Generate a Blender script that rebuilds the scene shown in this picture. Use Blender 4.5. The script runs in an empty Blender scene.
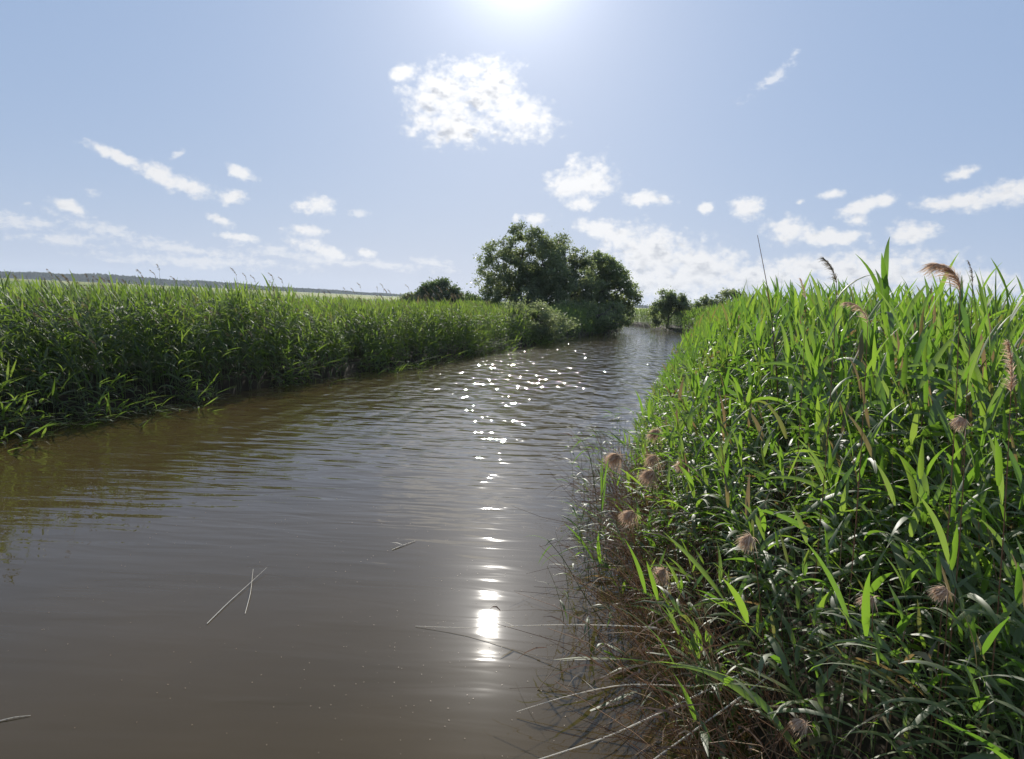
import bpy, math, random
import numpy as np
from mathutils import Vector, Matrix

rng = np.random.default_rng(7)
random.seed(7)
scn = bpy.context.scene
COL = scn.collection
R = math.radians

# ------------------------------------------------------------------ helpers
def mesh_arrays(name, V, Q, mats, tone=None, midx=None, smooth=True):
    """one mesh from numpy arrays of vertices and quads"""
    me = bpy.data.meshes.new(name)
    V = np.asarray(V, np.float32); Q = np.asarray(Q, np.int32)
    n, m = len(V), len(Q)
    me.vertices.add(n); me.vertices.foreach_set('co', V.ravel())
    me.loops.add(m * 4); me.loops.foreach_set('vertex_index', Q.ravel())
    me.polygons.add(m)
    me.polygons.foreach_set('loop_start', np.arange(0, m * 4, 4, dtype=np.int32))
    for mt in mats:
        me.materials.append(mt)
    if midx is not None:
        me.polygons.foreach_set('material_index', np.asarray(midx, np.int32))
    me.polygons.foreach_set('use_smooth', np.full(m, smooth, bool))
    if tone is not None:
        a = me.attributes.new('tone', 'FLOAT', 'POINT')
        a.data.foreach_set('value', np.asarray(tone, np.float32))
    me.update(calc_edges=True)
    return me

def link(name, me, parent=None, loc=None):
    o = bpy.data.objects.new(name, me); COL.objects.link(o)
    if parent: o.parent = parent
    if loc is not None: o.location = loc
    return o

def tag(o, label, cat, group=None, kind=None):
    o['label'] = label; o['category'] = cat
    if group: o['group'] = group
    if kind: o['kind'] = kind
    return o

def thing(name, label, cat, loc=(0, 0, 0), group=None):
    o = bpy.data.objects.new(name, None); COL.objects.link(o)
    o.location = loc; o.empty_display_size = 0.1
    return tag(o, label, cat, group)

class Geo:
    """collects quads with a tone value and material slot"""
    def __init__(s): s.V = []; s.Q = []; s.T = []; s.M = []; s.n = 0
    def add(s, V, Q, tone=0.5, mi=0):
        V = np.asarray(V, float); Q = np.asarray(Q, int)
        s.V.append(V); s.Q.append(Q + s.n)
        s.T.append(np.broadcast_to(np.asarray(tone, float), (len(V),)).copy()); s.M.append(np.full(len(Q), mi))
        s.n += len(V)
    def arrays(s):
        return (np.concatenate(s.V), np.concatenate(s.Q), np.concatenate(s.T), np.concatenate(s.M))
    def mesh(s, name, mats, smooth=True):
        V, Q, T, M = s.arrays()
        return mesh_arrays(name, V, Q, mats, T, M, smooth)

def tube(P, rad, sides=5):
    """tapered tube along points P"""
    P = np.asarray(P, float); n = len(P)
    rad = np.broadcast_to(np.asarray(rad, float), (n,))
    T = np.gradient(P, axis=0); T /= np.linalg.norm(T, axis=1)[:, None] + 1e-9
    ref = np.array([0.31, 0.95, 0.07]) if abs(T[0][2]) > 0.6 else np.array([0.05, 0.1, 1.0])
    A = np.cross(T, ref); A /= np.linalg.norm(A, axis=1)[:, None] + 1e-9
    B = np.cross(T, A)
    ang = np.arange(sides) / sides * 2 * np.pi
    V = (P[:, None] + rad[:, None, None] * (np.cos(ang)[None, :, None] * A[:, None] + np.sin(ang)[None, :, None] * B[:, None])).reshape(-1, 3)
    i = np.arange(n - 1)[:, None] * sides; j = np.arange(sides)[None]; j2 = (j + 1) % sides
    Q = np.stack([i + j, i + j2, i + sides + j2, i + sides + j], -1).reshape(-1, 4)
    return V, Q

def blade(P, width, side, fold=0.12):
    """leaf ribbon along P, folded along its midrib"""
    P = np.asarray(P, float); n = len(P)
    T = np.gradient(P, axis=0); T /= np.linalg.norm(T, axis=1)[:, None] + 1e-9
    S = side if side.ndim == 2 else np.broadcast_to(side, (n, 3))
    S = S - (S * T).sum(1)[:, None] * T; S /= np.linalg.norm(S, axis=1)[:, None] + 1e-9
    N = np.cross(S, T)
    w = np.asarray(width)[:, None]
    V = np.stack([P - S * w + N * w * fold * 2, P, P + S * w + N * w * fold * 2], 1).reshape(-1, 3)
    i = np.arange(n - 1)[:, None] * 3; j = np.arange(2)[None]
    Q = np.stack([i + j, i + j + 1, i + j + 4, i + j + 3], -1).reshape(-1, 4)
    return V, Q

def flat(P, width, side):
    P = np.asarray(P, float); n = len(P)
    w = np.asarray(width)[:, None]
    V = np.stack([P - side * w, P + side * w], 1).reshape(-1, 3)
    i = np.arange(n - 1)[:, None] * 2
    Q = np.concatenate([i, i + 1, i + 3, i + 2], 1)
    return V, Q

def fbm1(x, seed, octs=4):
    r = np.random.default_rng(seed); v = np.zeros_like(x, float); a = 1.0
    for k in range(octs):
        v += a * np.sin(x * (1.7 ** k) * r.uniform(.8, 1.2) + r.uniform(0, 6.3)); a *= .6
    return v

# ------------------------------------------------------------------ materials
def new_mat(name):
    m = bpy.data.materials.new(name); m.use_nodes = True
    nt = m.node_tree; nt.nodes.clear()
    return m, nt, nt.nodes, nt.links

def ramp(nt, fac, stops):
    n = nt.nodes.new('ShaderNodeValToRGB'); e = n.color_ramp.elements
    while len(e) < len(stops): e.new(0.5)
    for el, (p, c) in zip(e, stops): el.position = p; el.color = (*c, 1)
    nt.links.new(fac, n.inputs[0]); return n.outputs[0]

def leaf_mat(name, stops, tstops, rough=0.42, trans=0.45, spec=0.5, noise=None, under=None):
    m, nt, N, L = new_mat(name)
    at = N.new('ShaderNodeAttribute'); at.attribute_name = 'tone'
    oi = N.new('ShaderNodeObjectInfo')
    ad = N.new('ShaderNodeMath'); ad.operation = 'MULTIPLY_ADD'
    L.new(oi.outputs['Random'], ad.inputs[0]); ad.inputs[1].default_value = 0.16; L.new(at.outputs['Fac'], ad.inputs[2])
    sb = N.new('ShaderNodeMath'); sb.operation = 'SUBTRACT'; L.new(ad.outputs[0], sb.inputs[0]); sb.inputs[1].default_value = 0.08
    fac = sb.outputs[0]
    if noise:
        tc = N.new('ShaderNodeTexCoord')
        nz = N.new('ShaderNodeTexNoise'); nz.inputs['Scale'].default_value = noise; nz.inputs['Detail'].default_value = 3
        L.new(tc.outputs['Object'], nz.inputs['Vector'])
        mm = N.new('ShaderNodeMath'); mm.operation = 'MULTIPLY_ADD'; mm.inputs[1].default_value = 0.5
        L.new(nz.outputs['Fac'], mm.inputs[0]); L.new(fac, mm.inputs[2])
        m2 = N.new('ShaderNodeMath'); m2.operation = 'SUBTRACT'; L.new(mm.outputs[0], m2.inputs[0]); m2.inputs[1].default_value = 0.25
        fac = m2.outputs[0]
    c = ramp(nt, fac, stops); t = ramp(nt, fac, tstops)
    if under:       # glaucous underside of the leaf
        ge = N.new('ShaderNodeNewGeometry'); un = N.new('ShaderNodeMixRGB'); un.inputs[0].default_value = .5
        L.new(c, un.inputs[1]); un.inputs[2].default_value = (*under, 1)
        mu = N.new('ShaderNodeMixRGB'); L.new(ge.outputs['Backfacing'], mu.inputs[0]); L.new(c, mu.inputs[1]); L.new(un.outputs[0], mu.inputs[2]); c = mu.outputs[0]
    p = N.new('ShaderNodeBsdfPrincipled'); L.new(c, p.inputs['Base Color'])
    p.inputs['Roughness'].default_value = rough; p.inputs['Specular IOR Level'].default_value = spec
    tr = N.new('ShaderNodeBsdfTranslucent'); L.new(t, tr.inputs['Color'])
    mx = N.new('ShaderNodeMixShader'); mx.inputs[0].default_value = trans
    L.new(p.outputs[0], mx.inputs[1]); L.new(tr.outputs[0], mx.inputs[2])
    o = N.new('ShaderNodeOutputMaterial'); L.new(mx.outputs[0], o.inputs['Surface'])
    return m

M_leaf = leaf_mat('reed_leaf_green',
    [(0, (.20, .14, .07)), (.06, (.12, .12, .035)), (.2, (.058, .088, .019)), (.6, (.090, .124, .025)), (1, (.130, .156, .035))],
    [(0, (.30, .20, .08)), (.06, (.28, .28, .06)), (.2, (.16, .33, .030)), (.6, (.26, .46, .038)), (1, (.38, .55, .06))], rough=.52, trans=.45, spec=.8, under=(.16, .18, .09))
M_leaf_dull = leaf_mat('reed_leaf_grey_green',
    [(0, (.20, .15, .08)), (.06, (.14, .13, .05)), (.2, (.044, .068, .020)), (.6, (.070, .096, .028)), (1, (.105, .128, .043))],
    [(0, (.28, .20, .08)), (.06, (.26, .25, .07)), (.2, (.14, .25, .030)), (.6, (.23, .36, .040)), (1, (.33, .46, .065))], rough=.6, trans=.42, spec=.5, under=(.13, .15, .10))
M_stem = leaf_mat('reed_stem_green',
    [(0, (.25, .19, .10)), (.3, (.10, .13, .035)), (1, (.12, .16, .04))],
    [(0, (.2, .15, .07)), (.3, (.12, .2, .03)), (1, (.16, .24, .04))], rough=.45, trans=.1)
M_dry = leaf_mat('dry_reed_stalk',
    [(0, (.13, .070, .036)), (.5, (.31, .160, .085)), (1, (.54, .40, .25))],
    [(0, (.16, .08, .04)), (.5, (.32, .18, .09)), (1, (.55, .42, .26))], rough=.55, trans=.3)
M_plume = leaf_mat('reed_plume_tan',
    [(0, (.48, .33, .22)), (.5, (.66, .49, .35)), (1, (.78, .63, .49))],
    [(0, (.60, .40, .25)), (.5, (.76, .55, .38)), (1, (.85, .68, .52))], rough=.7, trans=.45, spec=.2)
M_plume_d = leaf_mat('reed_plume_dull',
    [(0, (.12, .10, .06)), (.5, (.2, .16, .10)), (1, (.3, .24, .16))],
    [(0, (.14, .11, .06)), (.5, (.22, .17, .1)), (1, (.34, .27, .17))], rough=.7, trans=.4, spec=.2)
M_tree = leaf_mat('tree_foliage',
    [(0, (.078, .100, .046)), (.5, (.120, .145, .072)), (1, (.165, .185, .105))],
    [(0, (.18, .24, .07)), (.5, (.27, .35, .105)), (1, (.36, .43, .15))], rough=.5, trans=.54, spec=.7, under=(.22, .24, .18))
M_willow = leaf_mat('willow_foliage',
    [(0, (.080, .100, .050)), (.5, (.120, .145, .075)), (1, (.16, .180, .105))],
    [(0, (.17, .21, .07)), (.5, (.26, .32, .11)), (1, (.36, .41, .17))], rough=.5, trans=.54, spec=.8, under=(.26, .28, .22))
M_straw = leaf_mat('bleached_straw', [(0, (.4, .33, .22)), (1, (.82, .76, .64))], [(0, (.4, .33, .22)), (1, (.85, .8, .68))], rough=.5, trans=.4)
M_wood = leaf_mat('far_wood', [(0, (.018, .036, .016)), (1, (.034, .056, .024))], [(0, (.02, .04, .01)), (1, (.03, .06, .015))], rough=.95, trans=.0, spec=.0)
M_far_tree = leaf_mat('far_tree_foliage',
    [(0, (.05, .075, .03)), (.5, (.08, .105, .045)), (1, (.11, .135, .06))],
    [(0, (.10, .16, .03)), (.5, (.16, .24, .05)), (1, (.22, .30, .07))], rough=.5, trans=.42)

def bark_mat():
    m, nt, N, L = new_mat('bark')
    tc = N.new('ShaderNodeTexCoord'); mp = N.new('ShaderNodeMapping'); mp.inputs['Scale'].default_value = (6, 6, 1)
    L.new(tc.outputs['Object'], mp.inputs[0])
    nz = N.new('ShaderNodeTexNoise'); nz.inputs['Scale'].default_value = 3; nz.inputs['Detail'].default_value = 6
    L.new(mp.outputs[0], nz.inputs['Vector'])
    c = ramp(nt, nz.outputs['Fac'], [(.3, (.05, .04, .03)), (.7, (.16, .14, .115))])
    p = N.new('ShaderNodeBsdfPrincipled'); p.inputs['Roughness'].default_value = .85; L.new(c, p.inputs['Base Color'])
    b = N.new('ShaderNodeBump'); b.inputs['Strength'].default_value = .6; b.inputs['Distance'].default_value = .03
    L.new(nz.outputs['Fac'], b.inputs['Height']); L.new(b.outputs[0], p.inputs['Normal'])
    o = N.new('ShaderNodeOutputMaterial'); L.new(p.outputs[0], o.inputs[0]); return m
M_bark = bark_mat()

# ------------------------------------------------------------------ river outline (metres; camera above the origin looking along +Y)
LEFT = np.array([(-9.5, -60), (-8.4, -12), (-7.9, 4), (-7.56, 10.8), (-7.1, 12.8), (-6.4, 15.4), (-5.4, 19), (-3.7, 24.8), (-1.4, 32.5), (2.7, 46.9), (7.0, 61.2), (10.2, 70), (11.6, 77), (11.0, 84), (6, 96), (-8, 112), (-40, 135), (-120, 165)])
RIGHT = np.array([(3.0, -60), (1.9, -12), (1.15, 1.5), (1.0, 3.2), (1.0, 4.2), (1.05, 6), (1.25, 8), (1.6, 10), (2.55, 14.4), (5.8, 26.4), (9.6, 38), (12.9, 51), (15.2, 62), (16.9, 72), (17.2, 82), (16.2, 92), (12.5, 101), (2, 116), (-34, 146), (-115, 178)])
POLY = np.concatenate([LEFT, RIGHT[::-1]])

def river_sd(X, Y):
    """signed distance to the river outline, negative over the water"""
    shp = X.shape; x = X.ravel(); y = Y.ravel()
    d = np.full(x.shape, 1e9); ins = np.zeros(x.shape, bool)
    n = len(POLY)
    for i in range(n):
        a = POLY[i]; b = POLY[(i + 1) % n]; e = b - a
        t = np.clip(((x - a[0]) * e[0] + (y - a[1]) * e[1]) / (e @ e), 0, 1)
        d = np.minimum(d, np.hypot(x - a[0] - t * e[0], y - a[1] - t * e[1]))
        c = ((a[1] > y) != (b[1] > y))
        if abs(e[1]) > 1e-9:
            c &= x < (e[0] * (y - a[1]) / e[1] + a[0])
        ins ^= c
    return np.where(ins, -d, d).reshape(shp)

def stations(lim, fine, step0, growth):
    out = [0.0]; s = step0
    while out[-1] < lim:
        if out[-1] > fine: s *= growth
        out.append(out[-1] + s)
    out[-1] = lim
    return np.array(out)

def ground_z(X, Y):
    sd = river_sd(X, Y)
    bank = np.clip((sd + .35) / 1.3, 0, 1); bank = bank * bank * (3 - 2 * bank)
    z = -0.75 + bank * 1.1
    dist = np.hypot(X, Y)
    z += np.clip((dist - 90) / 400, 0, 1) * 1.0 * (sd > 0)
    z += (sd > .8) * (np.sin(X * .9 + Y * .37) * .03 + np.sin(X * .31 - Y * .53) * .04)
    return z, sd

# ------------------------------------------------------------------ ground
def build_ground():
    px = stations(3000, 22, .45, 1.10); xs = np.concatenate([-px[:0:-1], px]) - 1.5
    py = stations(3000, 100, .6, 1.12); ny = stations(3000, 12, .8, 1.2)
    ys = np.concatenate([-ny[:0:-1], py])
    X, Y = np.meshgrid(xs, ys); Z, sd = ground_z(X, Y)
    V = np.stack([X, Y, Z], -1).reshape(-1, 3); nx = len(xs); nyy = len(ys)
    i = np.arange(nyy - 1)[:, None] * nx + np.arange(nx - 1)[None]
    Q = np.stack([i, i + 1, i + nx + 1, i + nx], -1).reshape(-1, 4)
    m, nt, N, L = new_mat('marsh_ground')
    tc = N.new('ShaderNodeTexCoord')
    at = N.new('ShaderNodeAttribute'); at.attribute_name = 'tone'      # metres from the water
    nz = N.new('ShaderNodeTexNoise'); nz.inputs['Scale'].default_value = 1.3; nz.inputs['Detail'].default_value = 8
    L.new(tc.outputs['Object'], nz.inputs['Vector'])
    mud = ramp(nt, nz.outputs['Fac'], [(.3, (.020, .014, .009)), (.7, (.06, .042, .026))])
    n2 = N.new('ShaderNodeTexNoise'); n2.inputs['Scale'].default_value = .35; n2.inputs['Detail'].default_value = 9; n2.inputs['Roughness'].default_value = .7
    L.new(tc.outputs['Object'], n2.inputs['Vector'])
    grass = ramp(nt, n2.outputs['Fac'], [(.3, (.075, .125, .022)), (.55, (.13, .18, .035)), (.75, (.19, .21, .06))])
    # crop strips lying far out on the plain
    mp = N.new('ShaderNodeMapping'); mp.inputs['Rotation'].default_value = (0, 0, R(14)); mp.inputs['Scale'].default_value = (.0006, .0042, 1)
    L.new(tc.outputs['Object'], mp.inputs[0])
    n3 = N.new('ShaderNodeTexNoise'); n3.inputs['Scale'].default_value = 1.6; n3.inputs['Detail'].default_value = 1
    L.new(mp.outputs[0], n3.inputs['Vector'])
    crop = ramp(nt, n3.outputs['Fac'], [(.36, (.11, .17, .03)), (.46, (.19, .23, .05)), (.5, (.27, .26, .065)), (.54, (.29, .26, .075)), (.57, (.16, .21, .045))])
    f1 = N.new('ShaderNodeMapRange'); L.new(at.outputs['Fac'], f1.inputs[0]); f1.inputs[1].default_value = 4; f1.inputs[2].default_value = 9
    f2 = N.new('ShaderNodeMapRange'); L.new(at.outputs['Fac'], f2.inputs[0]); f2.inputs[1].default_value = 100; f2.inputs[2].default_value = 150
    a = N.new('ShaderNodeMixRGB'); L.new(f1.outputs[0], a.inputs[0]); L.new(mud, a.inputs[1]); L.new(grass, a.inputs[2])
    b = N.new('ShaderNodeMixRGB'); L.new(f2.outputs[0], b.inputs[0]); L.new(a.outputs[0], b.inputs[1]); L.new(crop, b.inputs[2])
    p = N.new('ShaderNodeBsdfPrincipled'); p.inputs['Roughness'].default_value = .9; p.inputs['Specular IOR Level'].default_value = .15
    L.new(b.outputs[0], p.inputs['Base Color'])
    bp = N.new('ShaderNodeBump'); bp.inputs['Strength'].default_value = .5; bp.inputs['Distance'].default_value = .08
    L.new(nz.outputs['Fac'], bp.inputs['Height']); L.new(bp.outputs[0], p.inputs['Normal'])
    o = N.new('ShaderNodeOutputMaterial'); L.new(p.outputs[0], o.inputs[0])
    g = link('ground', mesh_arrays('ground', V, Q, [m], sd.ravel()))
    tag(g, 'flat green marsh plain with pale crop strips reaching to the horizon', 'ground', kind='structure')
build_ground()

# ------------------------------------------------------------------ water
def build_water():
    xs = np.linspace(-124, 24, 75); ys = np.linspace(-62, 182, 123)
    X, Y = np.meshgrid(xs, ys); nx = len(xs)
    V = np.stack([X, Y, X * 0], -1).reshape(-1, 3)
    i = np.arange(len(ys) - 1)[:, None] * nx + np.arange(nx - 1)[None]
    Q = np.stack([i, i + 1, i + nx + 1, i + nx], -1).reshape(-1, 4)
    sd = river_sd(V[:, 0], V[:, 1]); keep = (sd[Q].min(1) < 2.5)
    Q = Q[keep]; used = np.unique(Q); mp_ = np.full(len(V), -1); mp_[used] = np.arange(len(used)); V = V[used]; Q = mp_[Q]
    m, nt, N, L = new_mat('river_water')
    tc = N.new('ShaderNodeTexCoord')
    def noise(scale, sc, rot, detail, dist=0.0, rough=.5):
        mp = N.new('ShaderNodeMapping'); mp.inputs['Scale'].default_value = (*sc, 1); mp.inputs['Rotation'].default_value = (0, 0, R(rot))
        L.new(tc.outputs['Object'], mp.inputs[0])
        n = N.new('ShaderNodeTexNoise'); n.inputs['Scale'].default_value = scale; n.inputs['Detail'].default_value = detail
        n.inputs['Distortion'].default_value = dist; n.inputs['Roughness'].default_value = rough
        L.new(mp.outputs[0], n.inputs['Vector']); return n.outputs['Fac']
    def mul(a, b):
        q = N.new('ShaderNodeMath'); q.operation = 'MULTIPLY'
        for k, v in ((0, a), (1, b)):
            if isinstance(v, (int, float)): q.inputs[k].default_value = v
            else: L.new(v, q.inputs[k])
        return q.outputs[0]
    def add(a, b):
        q = N.new('ShaderNodeMath'); L.new(a, q.inputs[0]); L.new(b, q.inputs[1]); return q.outputs[0]
    swell = noise(1.0, (.45, 1.5), 10, 1, .3)       # long low waves
    rip = add(noise(1.0, (.95, 3.9), 14, 2, .5), mul(noise(1.0, (1.3, 3.2), -16, 1, .3), .6))           # ripples about a hand wide
    chop = noise(1.0, (4.6, 6.2), -12, 2, .4)        # fine breeze chop
    lump = noise(1.0, (2.3, 1.15), 24, 1, .3, .35)         # short steep wavelets of the breezy reach
    gust = noise(.16, (1, .8), 0, 2)
    # the open reach further up is breezier than the sheltered water near by
    sp = N.new('ShaderNodeSeparateXYZ'); L.new(tc.outputs['Object'], sp.inputs[0])
    br = N.new('ShaderNodeMapRange'); br.interpolation_type = 'SMOOTHSTEP'; L.new(sp.outputs['Y'], br.inputs[0])
    br.inputs[1].default_value = 4.7; br.inputs[2].default_value = 11.5; br.inputs[3].default_value = .13; br.inputs[4].default_value = 1.0
    gm = N.new('ShaderNodeMapRange'); L.new(gust, gm.inputs[0]); gm.inputs[1].default_value = .35; gm.inputs[2].default_value = .65
    gm.inputs[3].default_value = .8; gm.inputs[4].default_value = 1.25
    fr = N.new('ShaderNodeMapRange'); fr.interpolation_type = 'SMOOTHSTEP'; L.new(sp.outputs['Y'], fr.inputs[0]); fr.inputs[1].default_value = 7; fr.inputs[2].default_value = 26; far = fr.outputs[0]
    amp = mul(br.outputs[0], gm.outputs[0])
    h = add(add(mul(swell, .005), mul(mul(rip, .025), amp)), add(mul(mul(lump, .14), mul(far, gm.outputs[0])), mul(mul(chop, .012), far)))
    bp = N.new('ShaderNodeBump'); bp.inputs['Strength'].default_value = 1; bp.inputs['Distance'].default_value = 1.0
    L.new(h, bp.inputs['Height'])
    silt = noise(.5, (1, 1), 0, 4)
    c = ramp(nt, silt, [(.35, (.062, .042, .0160)), (.65, (.076, .051, .020))])
    p = N.new('ShaderNodeBsdfPrincipled'); L.new(c, p.inputs['Base Color'])
    p.inputs['Roughness'].default_value = .028; p.inputs['IOR'].default_value = 1.333
    p.inputs['Coat Weight'].default_value = .010; p.inputs['Coat Roughness'].default_value = .3; p.inputs['Coat IOR'].default_value = 1.33
    L.new(bp.outputs[0], p.inputs['Normal'])
    o = N.new('ShaderNodeOutputMaterial'); L.new(p.outputs[0], o.inputs[0])
    w = link('water', mesh_arrays('water', V, Q, [m]))
    tag(w, 'brown rippled river water glinting in the sun between the reeds', 'water', kind='structure')
build_water()

# ------------------------------------------------------------------ reeds
WIND = math.pi            # leaves and plumes stream towards -X

def reed_proto(seed, H, nleaf, seg, sides, stemseg, hi=True, lean=.10, lmul=1.0, wide=1.0):
    r = np.random.default_rng(seed); st = Geo(); lv = Geo()
    t = np.linspace(0, 1, stemseg + 1)
    la = WIND + r.normal(0, .5); lean = lean * r.uniform(.5, 1.6)
    def sp(u):
        u = np.asarray(u, float)
        return np.stack([np.cos(la) * lean * H * u ** 2, np.sin(la) * lean * H * u ** 2, H * u * (1 - .04 * lean * 10 * u)], -1)
    st.add(*tube(sp(t * .97), np.interp(t, [0, 1], [.0052, .0014]) * (1 if hi else 1.5), sides), r.uniform(.2, .9))
    a0 = r.uniform(0, 6.28)
    for k in range(nleaf):
        u = .16 + .82 * ((k + r.uniform(-.3, .3)) / (nleaf - 1)); u = min(max(u, .1), .985)
        base = sp(u)
        az = a0 + (k % 2) * math.pi + r.normal(0, .45)
        dv = np.array([math.cos(az), math.sin(az)]) + .55 * np.array([-1, 0]) * r.uniform(.3, 1.5)
        az = math.atan2(dv[1], dv[0])
        top = k >= nleaf - 2
        length = r.uniform(.34, .56) * (1 - .25 * abs(u - .6)) * lmul
        e0 = R(r.uniform(38, 68)) if not top else R(r.uniform(72, 86))
        droop = R(r.uniform(60, 150)) * (0.32 if top else 1.0) * (1.15 if u < .5 else .9)
        s = np.linspace(0, 1, seg + 1)
        el = e0 - droop * s ** 1.25
        azs = az + r.normal(0, .25) * s
        step = length / seg
        D = np.stack([np.cos(el) * np.cos(azs), np.cos(el) * np.sin(azs), np.sin(el)], -1)
        P = base + np.concatenate([np.zeros((1, 3)), np.cumsum(D[:-1] * step, 0)])
        wm = r.uniform(.010, .0190) * wide
        w = wm * np.interp(s, [0, .08, .28, .55, .8, 1], [.35, .75, 1, .86, .5, .05])
        roll = r.normal(0, .5) + r.normal(0, .7) * s
        hs = np.stack([-np.sin(azs), np.cos(azs), 0 * azs], -1); up = np.cross(D, hs)
        side = hs * np.cos(roll)[:, None] + up * np.sin(roll)[:, None]
        tone = r.uniform(.2, 1) if r.random() > (.20 if u < .4 else .03) else r.uniform(0, .09)
        if hi: lv.add(*blade(P, w, side), tone)
        else: lv.add(*flat(P, w * 1.15, side), tone)
    return st, lv

def plume_geo(seed, L_, wid, n, droop=1.0, thick=.0013, segs=3):
    """feathery seed head: hanging strands along a bowed axis that streams to -X"""
    r = np.random.default_rng(seed); g = Geo()
    tassel = droop > 1.3 and segs == 3
    if tassel: n = int(n * 1.6); thick *= .8; L_ *= .58; wid *= 1.02; droop *= 1.25
    s = np.linspace(0, 1, 7)
    el = R(80) - R(78) * droop * s ** 1.2
    az = math.pi + r.normal(0, .35)
    D = np.stack([np.cos(el) * math.cos(az), np.cos(el) * math.sin(az), np.sin(el)], -1)
    A = np.concatenate([np.zeros((1, 3)), np.cumsum(D[:-1] * L_ / 6, 0)])
    g.add(*tube(A, np.linspace(.0018, .0006, 7), 3), .3)
    for k in range(n):
        u = r.uniform(.05, 1) ** .8
        b = np.array([np.interp(u, s, A[:, i]) for i in range(3)])
        d0 = np.array([np.interp(u, s, D[:, i]) for i in range(3)])
        o = r.normal(0, 1, 3); o /= np.linalg.norm(o)
        d1 = d0 * 1.15 + o * .62 if not tassel else d0 * .45 + o * .62 + np.array([-.1, 0, -.55]); d1 /= np.linalg.norm(d1)
        ln = wid * r.uniform(.5, 1.25) * (1.1 - .55 * u)
        q = np.linspace(0, 1, segs + 1)
        P = b + d1 * (ln * q)[:, None] + np.array([-.25, 0, -.75]) * (ln * .55 * q ** 2)[:, None]
        sd = np.cross(d1, r.normal(0, 1, 3)); sd /= np.linalg.norm(sd)
        w = thick * np.interp(q, [0, .4, 1], [.5, 1.4, .4])
        g.add(*flat(P, w, sd), np.clip(r.normal(.5, .25), 0, 1))
    return g

def instances(protos, pos, yaw, scl, slots, shear=None):
    """many copies of prototype plants as one vertex and quad array"""
    Vs, Qs, Ts, Ms = [], [], [], []; off = 0
    which = rng.integers(0, len(protos), len(pos))
    for pi, pr in enumerate(protos):
        idx = np.where(which == pi)[0]
        if len(idx) == 0: continue
        for g, mi in zip(pr, slots):
            if g is None: continue
            V, Q, T, M = g.arrays()
            c, s = np.cos(yaw[idx])[:, None], np.sin(yaw[idx])[:, None]
            x, y, z = V[:, 0][None], V[:, 1][None], V[:, 2][None]
            sh = np.sqrt(scl[idx])[:, None]
            W = np.stack([(c * x - s * y) * sh + pos[idx, 0][:, None], (s * x + c * y) * sh + pos[idx, 1][:, None], z * scl[idx][:, None] + pos[idx, 2][:, None]], -1)
            if shear is not None:
                W[..., 0] += shear[idx, 0][:, None] * z ** 2; W[..., 1] += shear[idx, 1][:, None] * z ** 2
                W[..., 2] -= np.abs(shear[idx]).sum(1)[:, None] * .35 * z ** 2
            k, n = len(idx), len(V)
            Vs.append(W.reshape(-1, 3)); Qs.append((Q[None] + (np.arange(k) * n)[:, None, None] + off).reshape(-1, 4)); off += k * n
            Ts.append((np.clip(T, 0, 1)[None] + np.where(T[None] > .12, rng.normal(0, .10, (k, 1)), 0)).reshape(-1)); Ms.append(np.full(k * len(Q), mi))
    return [np.concatenate(a) for a in (Vs, Qs, Ts, Ms)]

def merge(parts):
    off = 0; V, Q, T, M = [], [], [], []
    for v, q, t, m in parts:
        V.append(v); Q.append(q + off); T.append(t); M.append(m); off += len(v)
    return [np.concatenate(a) for a in (V, Q, T, M)]

def patch(x0, x1, y0, y1, dens):
    n = int((x1 - x0) * (y1 - y0) * dens)
    return np.stack([rng.uniform(x0, x1, n), rng.uniform(y0, y1, n)], -1)

def side_of(xy):
    """right bank or left bank, and distance from the water"""
    sd = river_sd(xy[:, 0], xy[:, 1])
    dl = np.full(len(xy), 1e9); dr = dl.copy()
    for A, dd in ((LEFT, dl), (RIGHT, dr)):
        for a, b in zip(A[:-1], A[1:]):
            e = b - a; t = np.clip(((xy - a) @ e) / (e @ e), 0, 1)
            np.minimum(dd, np.hypot(*(xy - a - t[:, None] * e).T), out=dd)
    return dr < dl, sd

HI = [reed_proto(100 + k, 2.5, int(rng.integers(9, 14)), 8, 5, 6, wide=1.68, lmul=rng.uniform(1.1, 1.45), lean=rng.uniform(.06, .22)) for k in range(14)]
MID = [reed_proto(200 + k, 2.5, 14, 4, 3, 3, hi=True, wide=1.4, lmul=1.2) for k in range(10)]
LO = [reed_proto(300 + k, 2.5, 13, 3, 3, 2, hi=False, lean=.16, wide=1.45, lmul=1.1) for k in range(12)]
VLO = [reed_proto(340 + k, 2.4, 10, 2, 3, 1, hi=False, lean=.14, wide=2.2, lmul=1.15) for k in range(8)]

def heights(xy, sd, base, edge, seed, low=.52):
    h = base + .05 * np.sin(xy[:, 0] * 1.1 + seed) + .06 * np.sin(xy[:, 1] * .8 + xy[:, 0] * .4 + seed * 2) + rng.normal(0, .07, len(xy))
    e = np.clip((sd + .25) / edge, 0, 1)
    return h * (low + (1 - low) * e ** 1.1)

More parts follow.
